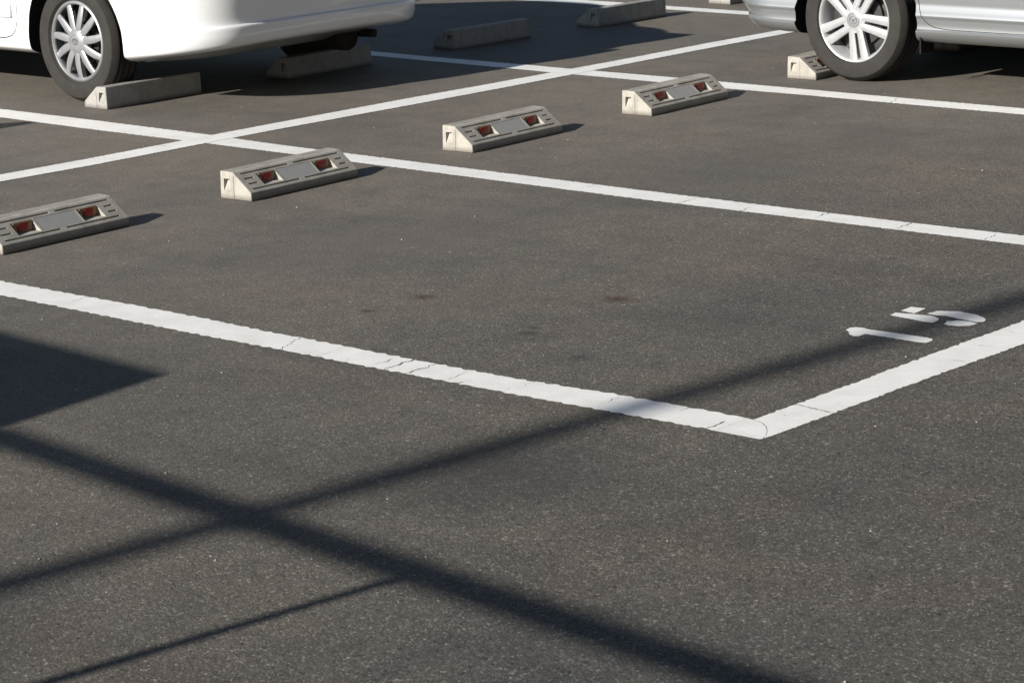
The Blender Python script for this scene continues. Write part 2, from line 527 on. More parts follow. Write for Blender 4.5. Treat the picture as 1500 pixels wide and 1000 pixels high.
S1 = [(1.363, 0.063), (1.823, 0.056), (2.344, 0.070), (2.888, 0.080), (3.77, 0.085), (4.26, 0.070), (5.332, 0.064), (6.018, 0.08), (6.847, 0.068)]
S2 = [(1.257, -0.076), (1.7, -0.09), (2.377, -0.072), (2.752, -0.067), (3.677, -0.083), (4.251, -0.083), (5.187, -0.068), (5.834, -0.055), (6.697, -0.053)]
crA = [(-2.11, -2.14, .0035, .0, .9), (-3.107, -3.16, .005, 0, .45), (-3.13, -3.165, .004, .5, 1), (-3.306, -3.309, .006, 0, .2), (-3.312, -3.318, .006, .6, 1),
       (-3.395, -3.421, .003, .2, .9), (-3.532, -3.528, .008, .3, 1), (-3.584, -3.593, .010, .0, 1), (-3.67, -3.678, .008, 0, 1),
       (-3.80, -3.829, .005, .1, .8), (-3.87, -3.875, .008, .85, 1), (-4.038, -4.033, .005, 0, 1), (-4.332, -4.345, .005, .2, .5), (-4.55, -4.56, .003, .0, .25), (-4.712, -4.716, .008, .45, 1)]
crB = [(-1.62, -1.64, .002, .3, 1), (-2.2, -2.21, .003, 0, .4), (-2.702, -2.706, .006, 0, 1), (-2.966, -2.992, .008, 0, 1), (-3.20, -3.225, .006, .45, 1), (-3.281, -3.299, .010, 0, 1),
       (-3.635, -3.646, .007, 0, 1), (-3.979, -4.001, .004, 0.2, .9)]
crF = [(0.242, 0.229, .007, .0, 1), (0.86, 0.865, .006, .55, .8), (1.05, 1.051, .007, .4, 1), (1.233, 1.237, .006, .2, .6)]
crC = [(-1.926, -1.976, .005, .2, 1), (-1.3, -1.31, .003, 0, .3)]
crS = [(3.2, 3.21, .003, .3, 1), (4.62, 4.60, .003, 0, .5), (2.2, 2.21, .004, .1, .5), (1.5, 1.49, .002, .5, 1)]
strip('bay_line', A1, A2, 1, -4.745, -0.04, 0.0012, crA, 1)
strip('bay_line', F1, F2, 0, 0.055, 7.4, 0.0012, crF, 2)
strip('bay_line', B1, B2, 1, -4.80, 5.0, 0.0012, crB, 3)
strip('bay_line', C1, C2, 1, -4.80, 5.0, 0.0012, crC, 4)
strip('bay_line', D1, D2, 1, -4.80, 5.0, 0.0012, (), 5)
strip('bay_line', S1, S2, 0, -0.1, 12.5, 0.0024, crS, 6)
strip('bay_line', [(x + 2.45, y) for x, y in D1], [(x + 2.45, y) for x, y in D2], 1, -4.8, 5.0, 0.0012, (), 7)
strip('bay_line', [(0.075, 0), (0.075, 5)], [(-0.075, 0), (-0.075, 5)], 1, 0.04, 5.0, 0.0012, (), 8)
# rounded end of the long line where it meets the cross line (a blob of paint with a hairline round it)
bm = bmesh.new()
pts = [(-0.0815, -4.735), (0.059, -4.735), (0.0565, -4.770), (0.0418, -4.8015), (0.0188, -4.8306), (-0.0090, -4.8540), (-0.0420, -4.8763), (-0.074, -4.8893), (-0.0815, -4.884), (-0.0815, -4.82)]
flat(bm, pts, 0.0009)
link('bay_line', bm_mesh(bm, recalc=False), ground, M['paint'])
bm = bmesh.new()
pts = [(0.059, -4.762), (0.0545, -4.775), (0.043, -4.803), (0.020, -4.832), (-0.008, -4.855), (-0.041, -4.877), (-0.070, -4.889), (-0.04, -4.892), (0.0552, -4.892), (0.0552, -4.762)]
flat(bm, pts, 0.0012)
link('bay_line', bm_mesh(bm, recalc=False), ground, M['paint'])

digits = dict(
 one=[(0.999, -4.377), (1.027, -4.373), (1.043, -4.382), (1.047, -4.402), (1.040, -4.429), (1.046, -4.628), (1.039, -4.648), (1.020, -4.657), (0.990, -4.657), (0.985, -4.633), (0.988, -4.464), (0.986, -4.451), (0.959, -4.456), (0.947, -4.442), (0.955, -4.422), (0.979, -4.403)],
 five_a=[(1.289, -4.369), (1.35, -4.366), (1.354, -4.413), (1.282, -4.422)],
 five_b=[(1.223, -4.376), (1.26, -4.37), (1.283, -4.478), (1.267, -4.517), (1.244, -4.531), (1.211, -4.533), (1.207, -4.512)],
 five_c=[(1.297, -4.455), (1.345, -4.459), (1.375, -4.514), (1.365, -4.584), (1.343, -4.623), (1.319, -4.644), (1.297, -4.649), (1.285, -4.632), (1.295, -4.559), (1.305, -4.517), (1.295, -4.492)],
 five_d=[(1.213, -4.569), (1.249, -4.558), (1.274, -4.58), (1.282, -4.617), (1.27, -4.647), (1.236, -4.643), (1.214, -4.619), (1.207, -4.589)],
)
def rag(poly, step=0.006, amp=0.0009):
    out = []
    for i, p in enumerate(poly):
        q = poly[(i + 1) % len(poly)]
        d = math.hypot(q[0] - p[0], q[1] - p[1]); k = max(1, int(d / step))
        for j in range(k):
            t = j / k
            out.append((p[0] + (q[0] - p[0]) * t + random.gauss(0, amp), p[1] + (q[1] - p[1]) * t + random.gauss(0, amp)))
    return out
for nm, keys, lab in (('painted_number', ('one',), 'white painted figure 1'), ('painted_number', ('five_a', 'five_b', 'five_c', 'five_d'), 'white stencilled figure 5 with gaps between its strokes')):
    bm = bmesh.new()
    for k in keys:
        flat(bm, rag(digits[k]), 0.0012)
    o = link(nm, bm_mesh(bm, recalc=False), ground, M['paint'])
    o['label'] = lab

# ------------------------------------------------------------------ loose grit on the asphalt
bm = bmesh.new()
for i in range(420):
    if i < 260:
        x, y = random.uniform(-2.5, 3.5), random.uniform(-6.5, -0.3)
    else:
        x, y = random.uniform(0, 9), random.uniform(-4.0, 3.0)
    r = random.choice((0.001, 0.0013, 0.0016, 0.002, 0.0027)) * random.uniform(.8, 1.2)
    g = bmesh.ops.create_icosphere(bm, subdivisions=1, radius=r)
    sx, sy, sz = random.uniform(.7, 1.6), random.uniform(.7, 1.6), random.uniform(.4, .9)
    a = random.uniform(0, 6.28)
    for v in g['verts']:
        c = v.co
        X, Y = c.x * sx, c.y * sy
        v.co = Vector((x + X * math.cos(a) - Y * math.sin(a), y + X * math.sin(a) + Y * math.cos(a), r * sz * 0.6 + c.z * sz))
grit = link('loose_grit', bm_mesh(bm), mat=M['grit'])
tag(grit, 'scattered pale grit and tiny stones lying on the grey asphalt', 'grit', kind='stuff')

# ------------------------------------------------------------------ wheel stops
SL, SD, SH, LIP, RW = 0.600, 0.163, 0.106, 0.032, 0.070
def make_stop(conc, reflectors=True):
    root = empty('wheel_stop', (0, 0, 0))
    bm = bmesh.new()
    # profile in (y, z): front lip at y=0, back at y=SD
    add_prism(bm, [(0, 0), (0.002, LIP), (SD - RW, SH - 0.002), (SD - 0.004, SH), (SD, 0)], 0, 0.0, SL)
    me = bm_mesh(bm)
    me.materials.append(conc)
    me = apply_bevel(me, 0.0035, 2)
    y0, z0, y1, z1 = SD - RW, SH - 0.002, 0.002, LIP      # slope from top edge to lip
    sl = Vector((0, y1 - y0, z1 - z0)); LS = sl.length; sdir = sl.normalized()
    nrm = Vector((0, -(z0 - z1), (y0 - y1))).normalized(); nrm = Vector((0, -abs(nrm.y), abs(nrm.z)))
    def slope(u, s, h=0.0):
        return Vector((u * SL, y0, z0)) + sdir * (s * LS) + nrm * h
    cb = bmesh.new()
    def cut_slot(u0, u1, s, hw=0.0036, depth=0.012, s0=None, s1=None):
        a, b = (s - hw / LS, s + hw / LS) if s0 is None else (s0, s1)
        c = [slope(u0, a, .01), slope(u1, a, .01), slope(u1, b, .01), slope(u0, b, .01),
             slope(u0 + .003, a, -depth), slope(u1 - .003, a, -depth), slope(u1 - .003, b, -depth), slope(u0 + .003, b, -depth)]
        V = [cb.verts.new(v) for v in c]
        for f in ((0, 1, 2, 3), (7, 6, 5, 4), (0, 4, 5, 1), (1, 5, 6, 2), (2, 6, 7, 3), (3, 7, 4, 0)):
            cb.faces.new([V[i] for i in f])
    for u0, u1 in ((.05, .485), (.53, .955)):
        cut_slot(u0, u1, .125); 
    for u0, u1 in ((.045, .475), (.52, .945)):
        cut_slot(u0, u1, .845)
    for u0, u1 in ((.045, .130), (.885, .955)):
        cut_slot(u0, u1, .365); cut_slot(u0, u1, .605)
    # shallow pale field in the middle
    cut_slot(.350, .672, 0, s0=.235, s1=.775, depth=0.0022)
    # grooves along the flat top
    for yy in (SD - 0.018, SD - 0.034, SD - 0.050):
        add_box(cb, (0.012, yy - .0021, SH - 0.0050), (SL - 0.012, yy + .0021, SH + .01))
    # reflector niches: level floor, upright back
    for u0, u1 in ((.165, .335), (.680, .845)):
        a = slope(0, .245); b = slope(0, .770)
        add_prism(cb, [(a.y, b.z), (a.y, a.z + .0006), (a.y - .02, a.z + .02), (b.y - .015, b.z + .012), (b.y - .002, b.z)], 0, u0 * SL, u1 * SL)
    # hand hold in each end: deep at the top, running out at the bottom
    for xe, sg in ((0.0, 1), (SL, -1)):
        V = [cb.verts.new(v) for v in ((xe - sg * .01, SD - .052, .078), (xe - sg * .01, SD - .022, .078), (xe + sg * .022, SD - .022, .078), (xe + sg * .022, SD - .052, .078),
                                       (xe - sg * .01, SD - .056, .034), (xe - sg * .01, SD - .020, .034), (xe + sg * .003, SD - .020, .034), (xe + sg * .003, SD - .056, .034))]
        for f in ((0, 1, 2, 3), (7, 6, 5, 4), (0, 4, 5, 1), (1, 5, 6, 2), (2, 6, 7, 3), (3, 7, 4, 0)):
            cb.faces.new([V[i] for i in f])
        # parting line
        add_box(cb, (min(xe - sg * .005, xe + sg * .0018), SD - .074, -.01), (max(xe - sg * .005, xe + sg * .0018), SD - .0715, .090))
    cm = bm_mesh(cb); cm.materials.append(conc)
    me = boolean(me, cm, 'DIFFERENCE')
    link('block', me, root, conc)
    me.polygons.foreach_set('use_smooth', [False] * len(me.polygons))
    bm = bmesh.new()
    c = [slope(u, t, h) for h in (-.0035, -.0007) for u, t in ((.3515, .240), (.6705, .240), (.6705, .770), (.3515, .770))]
    V = [bm.verts.new(v) for v in c]
    for f in ((3, 2, 1, 0), (4, 5, 6, 7), (0, 1, 5, 4), (1, 2, 6, 5), (2, 3, 7, 6), (3, 0, 4, 7)):
        bm.faces.new([V[i] for i in f])
    link('centre_plate', bm_mesh(bm), root, M['pad'])
    if reflectors:
        a = slope(0, .245); b = slope(0, .770)
        for u0, u1 in ((.165, .335), (.680, .845)):
            x0, x1 = u0 * SL, u1 * SL
            zb, zt = b.z + .0005, a.z - .0015
            bm = bmesh.new()
            xm0, xm1 = x0 + .012, x1 - .004
            add_box(bm, (xm0, a.y - .005, zb), (xm1, a.y + .001, zt))
            me = bm_mesh(bm)
            h = link('reflector', me, root, M['housing'])
            bm = bmesh.new()
            add_box(bm, (xm0 + .020, a.y - .009, zb + .006), (xm1 - .020, a.y - .004, zt - .004))
            me = apply_bevel(bm_mesh(bm), 0.001, 2)
            link('lens', me, h, M['red'])
    return root

stop_front = make_stop(M['concrete'])
stop_rear = make_stop(M['concrete_rear'])
G1 = 'concrete wheel stops with red reflectors in the near row of bays'
G2 = 'concrete wheel stops in the far row of bays'
fronts = [
    (0.325, -1.318, 0.062, 'reflector wheel stop cut by the left frame edge, nearest to the camera'),
    (1.4946, -1.3042, 0.0577, 'reflector wheel stop whose top edge overlaps the middle long white line'),
    (2.7471, -1.2722, 0.0524, 'reflector wheel stop standing clear of every white line, below the crossing'),
    (3.8827, -1.2886, 0.0613, 'reflector wheel stop breaking the white line left of the silver car'),
    (5.141, -1.262, 0.055, 'concrete wheel stop jammed against the near wheel of the silver car'),
    (6.33, -1.286, 0.05, 'concrete wheel stop hidden under the far side of the silver car')]
rears = [
    (3.385, 1.292, math.pi + 0.02, 'concrete wheel stop behind the wheel with the round silver cover, its left end sunlit'),
    (4.549, 1.292, math.pi + 0.03, 'shaded concrete wheel stop under the dark far wheel of the white car'),
    (5.785, 1.287, math.pi - 0.02, 'empty dark concrete wheel stop wholly inside the white car shadow'),
    (6.895, 1.235, math.pi - 0.01, 'grey wheel stop at the shadow edge in front of the farthest white line'),
    (8.12, 1.25, math.pi - 0.01, 'concrete wheel stop at the top edge of the picture beside the silver bumper'),
    (2.13, 1.29, math.pi + 0.0, 'concrete wheel stop just outside the left edge, its shadow tip reaching the line')]
used = {}
for lst, proto, g in ((fronts, stop_front, G1), (rears, stop_rear, G2)):
    for i, (x, y, a, lab) in enumerate(lst):
        o = proto if i == 0 else copy_tree(proto)
        o.location = (x, y, 0.0006); o.rotation_euler = (0, 0, a)
        tag(o, lab, 'wheel stop', g)

# ------------------------------------------------------------------ wheels (axis +X is the outer face)
def make_tyre(r, w):
    h = w / 2
    pr = [(-h + .010, r * .68), (-h - .004, r * .76), (-h - .008, r * .84), (-h + .002, r * .93), (-h + .018, r * .985)]
    for g in (-.4, -.13, .13, .4):
        x = g * w * .75
        pr += [(x - .005, r * .998), (x - .004, r * .972), (x + .004, r * .972), (x + .005, r * .998)]
    pr += [(h - .018, r * .985), (h - .004, r * .945), (h + .001, r * .935), (h + .004, r * .925), (h + .008, r * .84), (h + .005, r * .76), (h + .003, r * .71), (h - .004, r * .695), (h - .012, r * .67)]
    bm = lathe_x(pr, 96)
    bmesh.ops.recalc_face_normals(bm, faces=bm.faces)
    return bm_mesh(bm)

def spoke(bm, path, d_top, d_bot, chamfer=.35):
    """ribbon spoke: path of (r, angle, halfwidth, x) rows, rounded across"""
    rows = []
    for (r, a, hw, x) in path:
        row = []
        ta = Vector((0, -math.sin(a), math.cos(a)))
        c = Vector((x, r * math.cos(a), r * math.sin(a)))
        for k, dx in ((-1, -d_bot), (-1, -.004), (-.62, 0.0), (.62, 0.0), (1, -.004), (1, -d_bot)):
            row.append(bm.verts.new(c + ta * (hw * k) + Vector((dx, 0, 0))))
        rows.append(row)
    for i in range(len(rows) - 1):
        for k in range(5):
            bm.faces.new((rows[i][k], rows[i][k + 1], rows[i + 1][k + 1], rows[i + 1][k]))
    bm.faces.new(rows[0]); bm.faces.new(rows[-1][::-1])

def ring(bm, r, t, x, ry=1.0, seg=32, cy=0, cz=0):
    """small raised ring (ellipse) for emblems"""
    A, B, Cc, Dd = [], [], [], []
    for i in range(seg):
        a = 2 * math.pi * i / seg
        for L, rr, xx in ((A, r, x), (B, r, x + .0018), (Cc, r - t, x + .0018), (Dd, r - t, x)):
            L.append(bm.verts.new((xx, cy + rr * math.cos(a), cz + (rr - (0 if ry == 1 else 0)) * ry * math.sin(a))))
    for i in range(seg):
        j = (i + 1) % seg
        bm.faces.new((A[i], A[j], B[j], B[i])); bm.faces.new((B[i], B[j], Cc[j], Cc[i])); bm.faces.new((Cc[i], Cc[j], Dd[j], Dd[i]))

def wheel_cover_car(parent, loc, flip):
    """steel wheel with an eleven-spoke silver cover"""
    w = empty('wheel', loc, math.pi if flip else 0.0); w.parent = parent
    link('tyre', TY1, w, M['rubber'], smooth=True, angle=35)
    x = .078
    bm = lathe_x([(x - .085, .175), (x - .03, .178), (x - .012, .1735), (x - .002, .1775), (x + .003, .184), (x + .001, .191), (x - .006, .196), (x - .02, .197)], 96)
    link('rim', bm_mesh(bm), w, M['hubcap'], smooth=True, angle=40)
    bm = bmesh.new()
    n = 11
    for k in range(n):
        a0 = 2 * math.pi * k / n + math.radians(-90)
        path = []
        for t in np.linspace(0, 1, 9):
            r = .040 + t * .140
            bend = 0.13 * (t - 0.35) ** 2 - 0.02
            hw = .0158 + .0035 * math.sin(t * math.pi) - .0015 * t
            xx = x + .006 - .010 * t ** 2 + .002 * math.sin(t * 3.14)
            path.append((r, a0 + bend, hw, xx))
        spoke(bm, path, 0, .012)
    link('spokes', bm_mesh(bm), w, M['hubcap'], smooth=True, angle=40)
    bm = lathe_x([(x - .03, .072), (x - .006, .074), (x + .003, .064), (x + .010, .047), (x + .013, .036), (x + .0135, .034), (x + .0115, .0325), (x + .0125, .020), (x + .013, .0001)], 64)
    hub = link('hub_cap', bm_mesh(bm), w, M['hubcap'], smooth=True, angle=40)
    bm = bmesh.new()
    ring(bm, .023, .003, x + .0125, .70)
    ring(bm, .016, .0025, x + .0125, .42, cz=.006)
    ring(bm, .0075, .002, x + .0125, 2.0)
    link('emblem', bm_mesh(bm), w, M['badge'])
    bm = lathe_x([(x - .055, .185), (x - .050, .15), (x - .045, .0001)], 48)
    link('steel_disc', bm_mesh(bm), w, M['dark'], smooth=True)
    bm = lathe_x([(x - .043, .115), (x - .040, .113), (x - .040, .06), (x - .030, .055), (x - .03, .0001)], 48)
    link('brake_drum', bm_mesh(bm), w, M['brake'], smooth=True, angle=30)
    for k in range(5):
        a = k * 2 * math.pi / 5
        bm = bmesh.new()
        add_tube(bm, (x - .045, .09 * math.cos(a), .09 * math.sin(a)), (x - .028, .09 * math.cos(a), .09 * math.sin(a)), .009, seg=6)
        link('wheel_nut', bm_mesh(bm), w, M['brake'])
    return w

def wheel_alloy_car(parent, loc, flip):
    """five-double-spoke alloy wheel"""
    w = empty('wheel', loc, math.pi if flip else 0.0); w.parent = parent
    link('tyre', TY2, w, M['rubber'], smooth=True, angle=35)
    x = .080
    bm = lathe_x([(x - .10, .172), (x - .07, .170), (x - .045, .1745), (x - .014, .1835), (x - .004, .188), (x + .003, .1935), (x + .004, .198), (x + .001, .202), (x - .01, .204), (x - .02, .204)], 96)
    link('rim', bm_mesh(bm), w, M['alloy'], smooth=True, angle=40)
    bm = bmesh.new()
    for k in range(5):
        a0 = math.radians(-10 + 72 * k)
        ca, sa = math.cos(a0), math.sin(a0)
        for sg in (-1, 1):
            path = []
            for t in np.linspace(0, 1, 8):
                r = .030 + t * .160
                off = sg * (.0212 + .0080 * t + .003 * t * t)
                py, pz = r * ca - off * sa, r * sa + off * ca
                rr, aa = math.hypot(py, pz), math.atan2(pz, py)
                path.append((rr, aa, .0172 + .005 * t * t, x + .004 - .006 * t + .006 * (t - .3) ** 2))
            spoke(bm, path, 0, .022)
        # web between the pair at the hub
        path = [(r, a0, .012, x + .002 - .02 * (r > .062)) for r in (.02, .045, .062, .068)]
        spoke(bm, path, 0, .02)
    link('spokes', bm_mesh(bm), w, M['alloy'], smooth=True, angle=40)
    bm = lathe_x([(x - .03, .055), (x - .004, .052), (x + .004, .046), (x + .006, .034)], 64)
    link('hub', bm_mesh(bm), w, M['alloy'], smooth=True, angle=40)
    bm = lathe_x([(x + .004, .036), (x + .0085, .0345), (x + .0095, .032), (x + .0075, .030), (x + .0085, .018), (x + .0090, .0001)], 64)
    link('hub_cap', bm_mesh(bm), w, M['hubcap'], smooth=True, angle=30)
    bm = bmesh.new()
    ring(bm, .0225, .003, x + .0082, .82)
    # winged mark inside the oval
    for p, q, t in (((-.017, .007), (-.005, .002), .0018), ((-.005, .002), (0, -.009), .0018), ((0, -.009), (.005, .002), .0018), ((.005, .002), (.017, .007), .0018)):
        p, q = Vector((x + .0095, *p)), Vector((x + .0095, *q))
        add_tube(bm, p, q, t, seg=6)
    link('emblem', bm_mesh(bm), w, M['badge'])
    bm = lathe_x([(x - .075, .172), (x - .07, .14), (x - .065, .0001)], 48)
    link('steel_disc', bm_mesh(bm), w, M['brake'], smooth=True)
    bm = lathe_x([(x - .055, .128), (x - .050, .126), (x - .050, .07), (x - .035, .062), (x - .03, .0001)], 48)
    link('brake_disc', bm_mesh(bm), w, M['brake'], smooth=True, angle=30)
    return w

TY1 = make_tyre(.291, .170)
TY2 = make_tyre(.290, .178)

# ------------------------------------------------------------------ cars
def catmull(keys, n):
    K = np.array(keys, float)
    t = np.arange(len(K))
    out = []
    for s in np.linspace(0, len(K) - 1, n):
        i = min(int(s), len(K) - 2); f = s - i
        p0, p1, p2, p3 = K[max(i - 1, 0)], K[i], K[i + 1], K[min(i + 2, len(K) - 1)]
        m1, m2 = (p2 - p0) / 2 * .7, (p3 - p1) / 2 * .7
        out.append((2 * f**3 - 3 * f**2 + 1) * p1 + (f**3 - 2 * f**2 + f) * m1 + (-2 * f**3 + 3 * f**2) * p2 + (f**3 - f**2) * m2)
    return out

def ring_pts(w, y0, y1, n, seg):
    """rounded-rectangle outline (superellipse) with points spread evenly by length"""
    a = np.linspace(0, 2 * math.pi, 4001)[:-1]
    c, s = np.cos(a), np.sin(a)
    x = w * np.sign(c) * np.abs(c) ** (2 / n)
    y = (y0 + y1) / 2 + (y1 - y0) / 2 * np.sign(s) * np.abs(s) ** (2 / n)
    dx = np.hypot(np.diff(np.append(x, x[0])), np.diff(np.append(y, y[0])))
    L = np.concatenate([[0], np.cumsum(dx)])
    t = np.linspace(0, L[-1], seg + 1)[:-1]
    xx = np.interp(t, L, np.append(x, x[0])); yy = np.interp(t, L, np.append(y, y[0]))
    return list(zip(xx, yy))

CORNER = [.25, .33]
def round_rect(w, y0, y1, seg, sag=.050, bow=.012):
    """car outline in plan: bowed ends, nearly straight sides, rounded corners"""
    r, ry = CORNER
    pts = []
    yc = (y0 + y1) / 2
    def end(x): return sag * (x / .84) ** 2
    def side(y): return bow * ((y - yc) / ((y1 - y0) / 2)) ** 2
    q = [i / 60 * math.pi / 2 for i in range(61)]
    for sx, sy, rev in ((1, 1, False), (-1, 1, True), (-1, -1, False), (1, -1, True)):
        arc = [(w - r + r * math.cos(a), ry * math.sin(a)) for a in q]
        if rev: arc = arc[::-1]
        for (x, dy) in arc:
            ye = (y1 - ry + dy) if sy > 0 else (y0 + ry - dy)
            k = dy / ry
            ye -= sy * end(x) * k
            pts.append((sx * (x - side(ye) * (1 - k)), ye))
    P = []
    for i, p in enumerate(pts):
        q2 = pts[(i + 1) % len(pts)]
        d = math.hypot(q2[0] - p[0], q2[1] - p[1]); m_ = max(1, int(d / .02))
        for j in range(m_):
            t = j / m_
            x = p[0] + (q2[0] - p[0]) * t; y = p[1] + (q2[1] - p[1]) * t
            if d > .3 and abs(q2[1] - p[1]) < .02:      # across an end: follow the bow
                s_ = 1 if y > yc else -1
                y = (y1 if s_ > 0 else y0) - s_ * end(x)
            elif d > .3:
                x = math.copysign(w - side(y), x)
            P.append((x, y))
    P = np.array(P + [P[0]])
    L = np.concatenate([[0], np.cumsum(np.hypot(*np.diff(P, axis=0).T))])
    t = np.linspace(0, L[-1], seg + 1)[:-1]
    return list(zip(np.interp(t, L, P[:, 0]), np.interp(t, L, P[:, 1])))

def loft(rings, seg, n, fn=None, cap=True):
    bm = bmesh.new()
    rows = []
    for (z, w, y0, y1) in rings:
        row = []
        for (x, y) in (round_rect(w, y0, y1, seg) if n == 5.0 else ring_pts(w, y0, y1, n, seg)):
            p = Vector((x, y, z))
            if fn: p = fn(p)
            row.append(bm.verts.new(p))
        rows.append(row)
    for a, b in zip(rows[:-1], rows[1:]):
        for i in range(seg):
            j = (i + 1) % seg
            bm.faces.new((a[i], a[j], b[j], b[i]))
    if cap:
        bm.faces.new(rows[0][::-1]); bm.faces.new(rows[-1])
    bmesh.ops.recalc_face_normals(bm, faces=bm.faces)
    return bm

def cyl_x(bm, x0, x1, y, z, r, seg=72):
    pts = [(y + r * math.cos(2 * math.pi * i / seg), z + r * math.sin(2 * math.pi * i / seg)) for i in range(seg)]
    add_prism(bm, pts, 0, x0, x1)

def offset_poly(pts, d):
    """grow a clockwise/anticlockwise polygon outward by d"""
    n = len(pts); area = sum(pts[i][0] * pts[(i + 1) % n][1] - pts[(i + 1) % n][0] * pts[i][1] for i in range(n))
    s = 1 if area > 0 else -1
    out = []
    for i in range(n):
        p0, p1, p2 = Vector(pts[i - 1]), Vector(pts[i]), Vector(pts[(i + 1) % n])
        e1, e2 = (p1 - p0).normalized(), (p2 - p1).normalized()
        n1, n2 = Vector((e1.y, -e1.x)) * s, Vector((e2.y, -e2.x)) * s
        b = (n1 + n2).normalized()
        k = d / max(.4, b.dot(n1))
        out.append(tuple(p1 + b * k))
    return out

def make_car(name, paint, rings, n, wheels_y, wheel_z, arch_r, half, doors, wheel_fn, wheel_x, cabin, tail, rear_lift, n_gap=True, seg=200, nring=46):
    root = empty(name, (0, 0, 0))
    body_rings = catmull(rings, nring)
    def fn(p):
        # the lower edge of the bumper rises towards the middle of the car
        if p.z < .42 and p.y < .6:
            k = max(0, 1 - p.y / .55) ** .8 * (1 - .3 * min(1, abs(p.x) / half) ** 2)
            p.z += rear_lift * k * (1 - (p.z - .19) / .23) * min(1, max(0, (p.z - rings[0][0] - .001) / .01))
        return p
    bm = loft(body_rings, seg, n, fn)
    me = bm_mesh(bm, recalc=False)
    me.materials.append(paint); me.materials.append(M['dark'])
    cb = bmesh.new()
    for wy in wheels_y:
        for s in (-1, 1):
            cyl_x(cb, s * (half - .27), s * (half + .2), wy, wheel_z, arch_r)
    cm = bm_mesh(cb); cm.materials.append(M['dark'])
    me = boolean(me, cm, 'DIFFERENCE')
    # doors: real panels with a real gap round them
    door_objs = []
    for dpts in doors:
        for s in (-1, 1):
            b1 = bmesh.new(); add_prism(b1, dpts, 0, s * (half - .05), s * (half + .2)); c1 = bm_mesh(b1); c1.materials.append(M['dark'])
            b2 = bmesh.new(); add_prism(b2, offset_poly(dpts, .0055 if n_gap else .0032), 0, s * (half - .055), s * (half + .2)); c2 = bm_mesh(b2); c2.materials.append(M['dark'])
            door_objs.append((boolean(me.copy(), c1, 'INTERSECT'), s))
            me = boolean(me, c2, 'DIFFERENCE')
    # split the bumpers off the body shell
    def split(me, keep):
        bm = bmesh.new(); bm.from_mesh(me)
        kill = [f for f in bm.faces if not keep(f)]
        bmesh.ops.delete(bm, geom=kill, context='FACES')
        m2 = bpy.data.meshes.new('mesh'); bm.to_mesh(m2); bm.free()
        for mt in me.materials: m2.materials.append(mt)
        return m2
    ylen = rings[5][3]
    zb = .585
    def is_under(f): return f.normal.z < -.997 and f.calc_center_median().z < .20
    def is_rear(f):
        c = f.calc_center_median(); return c.z < zb and c.y < wheels_y[0] and not is_under(f)
    def is_front(f):
        c = f.calc_center_median(); return c.z < zb and c.y > wheels_y[1] and not is_under(f)
    parts = (('body', lambda f: not (is_under(f) or is_rear(f) or is_front(f)), None), ('bumper', is_rear, None), ('bumper', is_front, None), ('underbody', is_under, M['under']))
    for nm, fnk, mt in parts:
        m2 = split(me, fnk)
        o = link(nm, m2, root)
        if mt: m2.materials.clear(); m2.materials.append(mt); m2.polygons.foreach_set('material_index', [0] * len(m2.polygons))
        m2.polygons.foreach_set('use_smooth', [True] * len(m2.polygons))
        m2.set_sharp_from_angle(angle=math.radians(28))
    for i, (dm, s) in enumerate(door_objs):
        d = link('door', dm, root)
        dm.polygons.foreach_set('use_smooth', [True] * len(dm.polygons)); dm.set_sharp_from_angle(angle=math.radians(28))
        yy = doors[i // 2][0][0]
        ys = [p[0] for p in doors[i // 2]]
        b = bmesh.new(); add_box(b, (min(s * (half - .004), s * (half + .028)), min(ys) + .07, .765), (max(s * (half - .004), s * (half + .028)), min(ys) + .24, .792))
        link('handle', apply_bevel(bm_mesh(b), .008, 3), d, paint, smooth=True)
    # cabin
    cr = catmull(cabin, 18)
    bm = loft(cr, 160, 4.2)
    cme = bm_mesh(bm, recalc=False)
    zr = cabin[-2][0] - .03
    y_lo, y_hi = cabin[0][2], cabin[0][3]
    def is_roof(f):
        c = f.calc_center_median()
        if c.z > zr: return True
        if c.z < cabin[0][0] + .015: return True
        fr = (c.y - y_lo) / (y_hi - y_lo)
        side = abs(f.normal.x) > .55
        if side and (abs(fr - .47) < .02 or fr < .20 or fr > .90): return True
        if not side and abs(f.normal.x) > .42: return True
        return False
    link('roof', split(cme, is_roof), root, paint, smooth=True, angle=40)
    link('windows', split(cme, lambda f: not is_roof(f)), root, M['glass'], smooth=True, angle=40)
    # lamps, plates, mirrors
    for s in (-1, 1):
        b = bmesh.new(); zt = .64
        pts = [(s * (half - .30), zt), (s * (half - .055), zt), (s * (half - .07), zt + .20), (s * (half - .20), zt + .20)]
        add_prism(b, pts, 1, tail - .02, tail + .16)
        link('tail_lamp', apply_bevel(bm_mesh(b), .012, 2), root, M['tail'], smooth=True)
        b = bmesh.new()
        pts = [(s * (half - .38), .60), (s * (half - .07), .62), (s * (half - .10), .74), (s * (half - .33), .71)]
        add_prism(b, pts, 1, ylen - .35, ylen - .035)
        link('headlight', apply_bevel(bm_mesh(b), .012, 2), root, M['clear'], smooth=True)
        b = bmesh.new(); add_box(b, (min(s * (half - .01), s * (half + .17)), y_hi - .62, .90), (max(s * (half - .01), s * (half + .17)), y_hi - .52, 1.02))
        link('wing_mirror', apply_bevel(bm_mesh(b), .03, 3), root, paint, smooth=True)
    b = bmesh.new(); add_box(b, (-.165, rings[8][2] - .012, .64), (.165, rings[8][2] + .05, .80))
    link('number_plate', apply_bevel(bm_mesh(b), .004, 1), root, M['plate'])
    # underneath: axle beam, silencer, tail pipe
    b = bmesh.new(); add_tube(b, (-half + .2, wheels_y[0], wheel_z - .03), (half - .2, wheels_y[0], wheel_z - .03), .035)
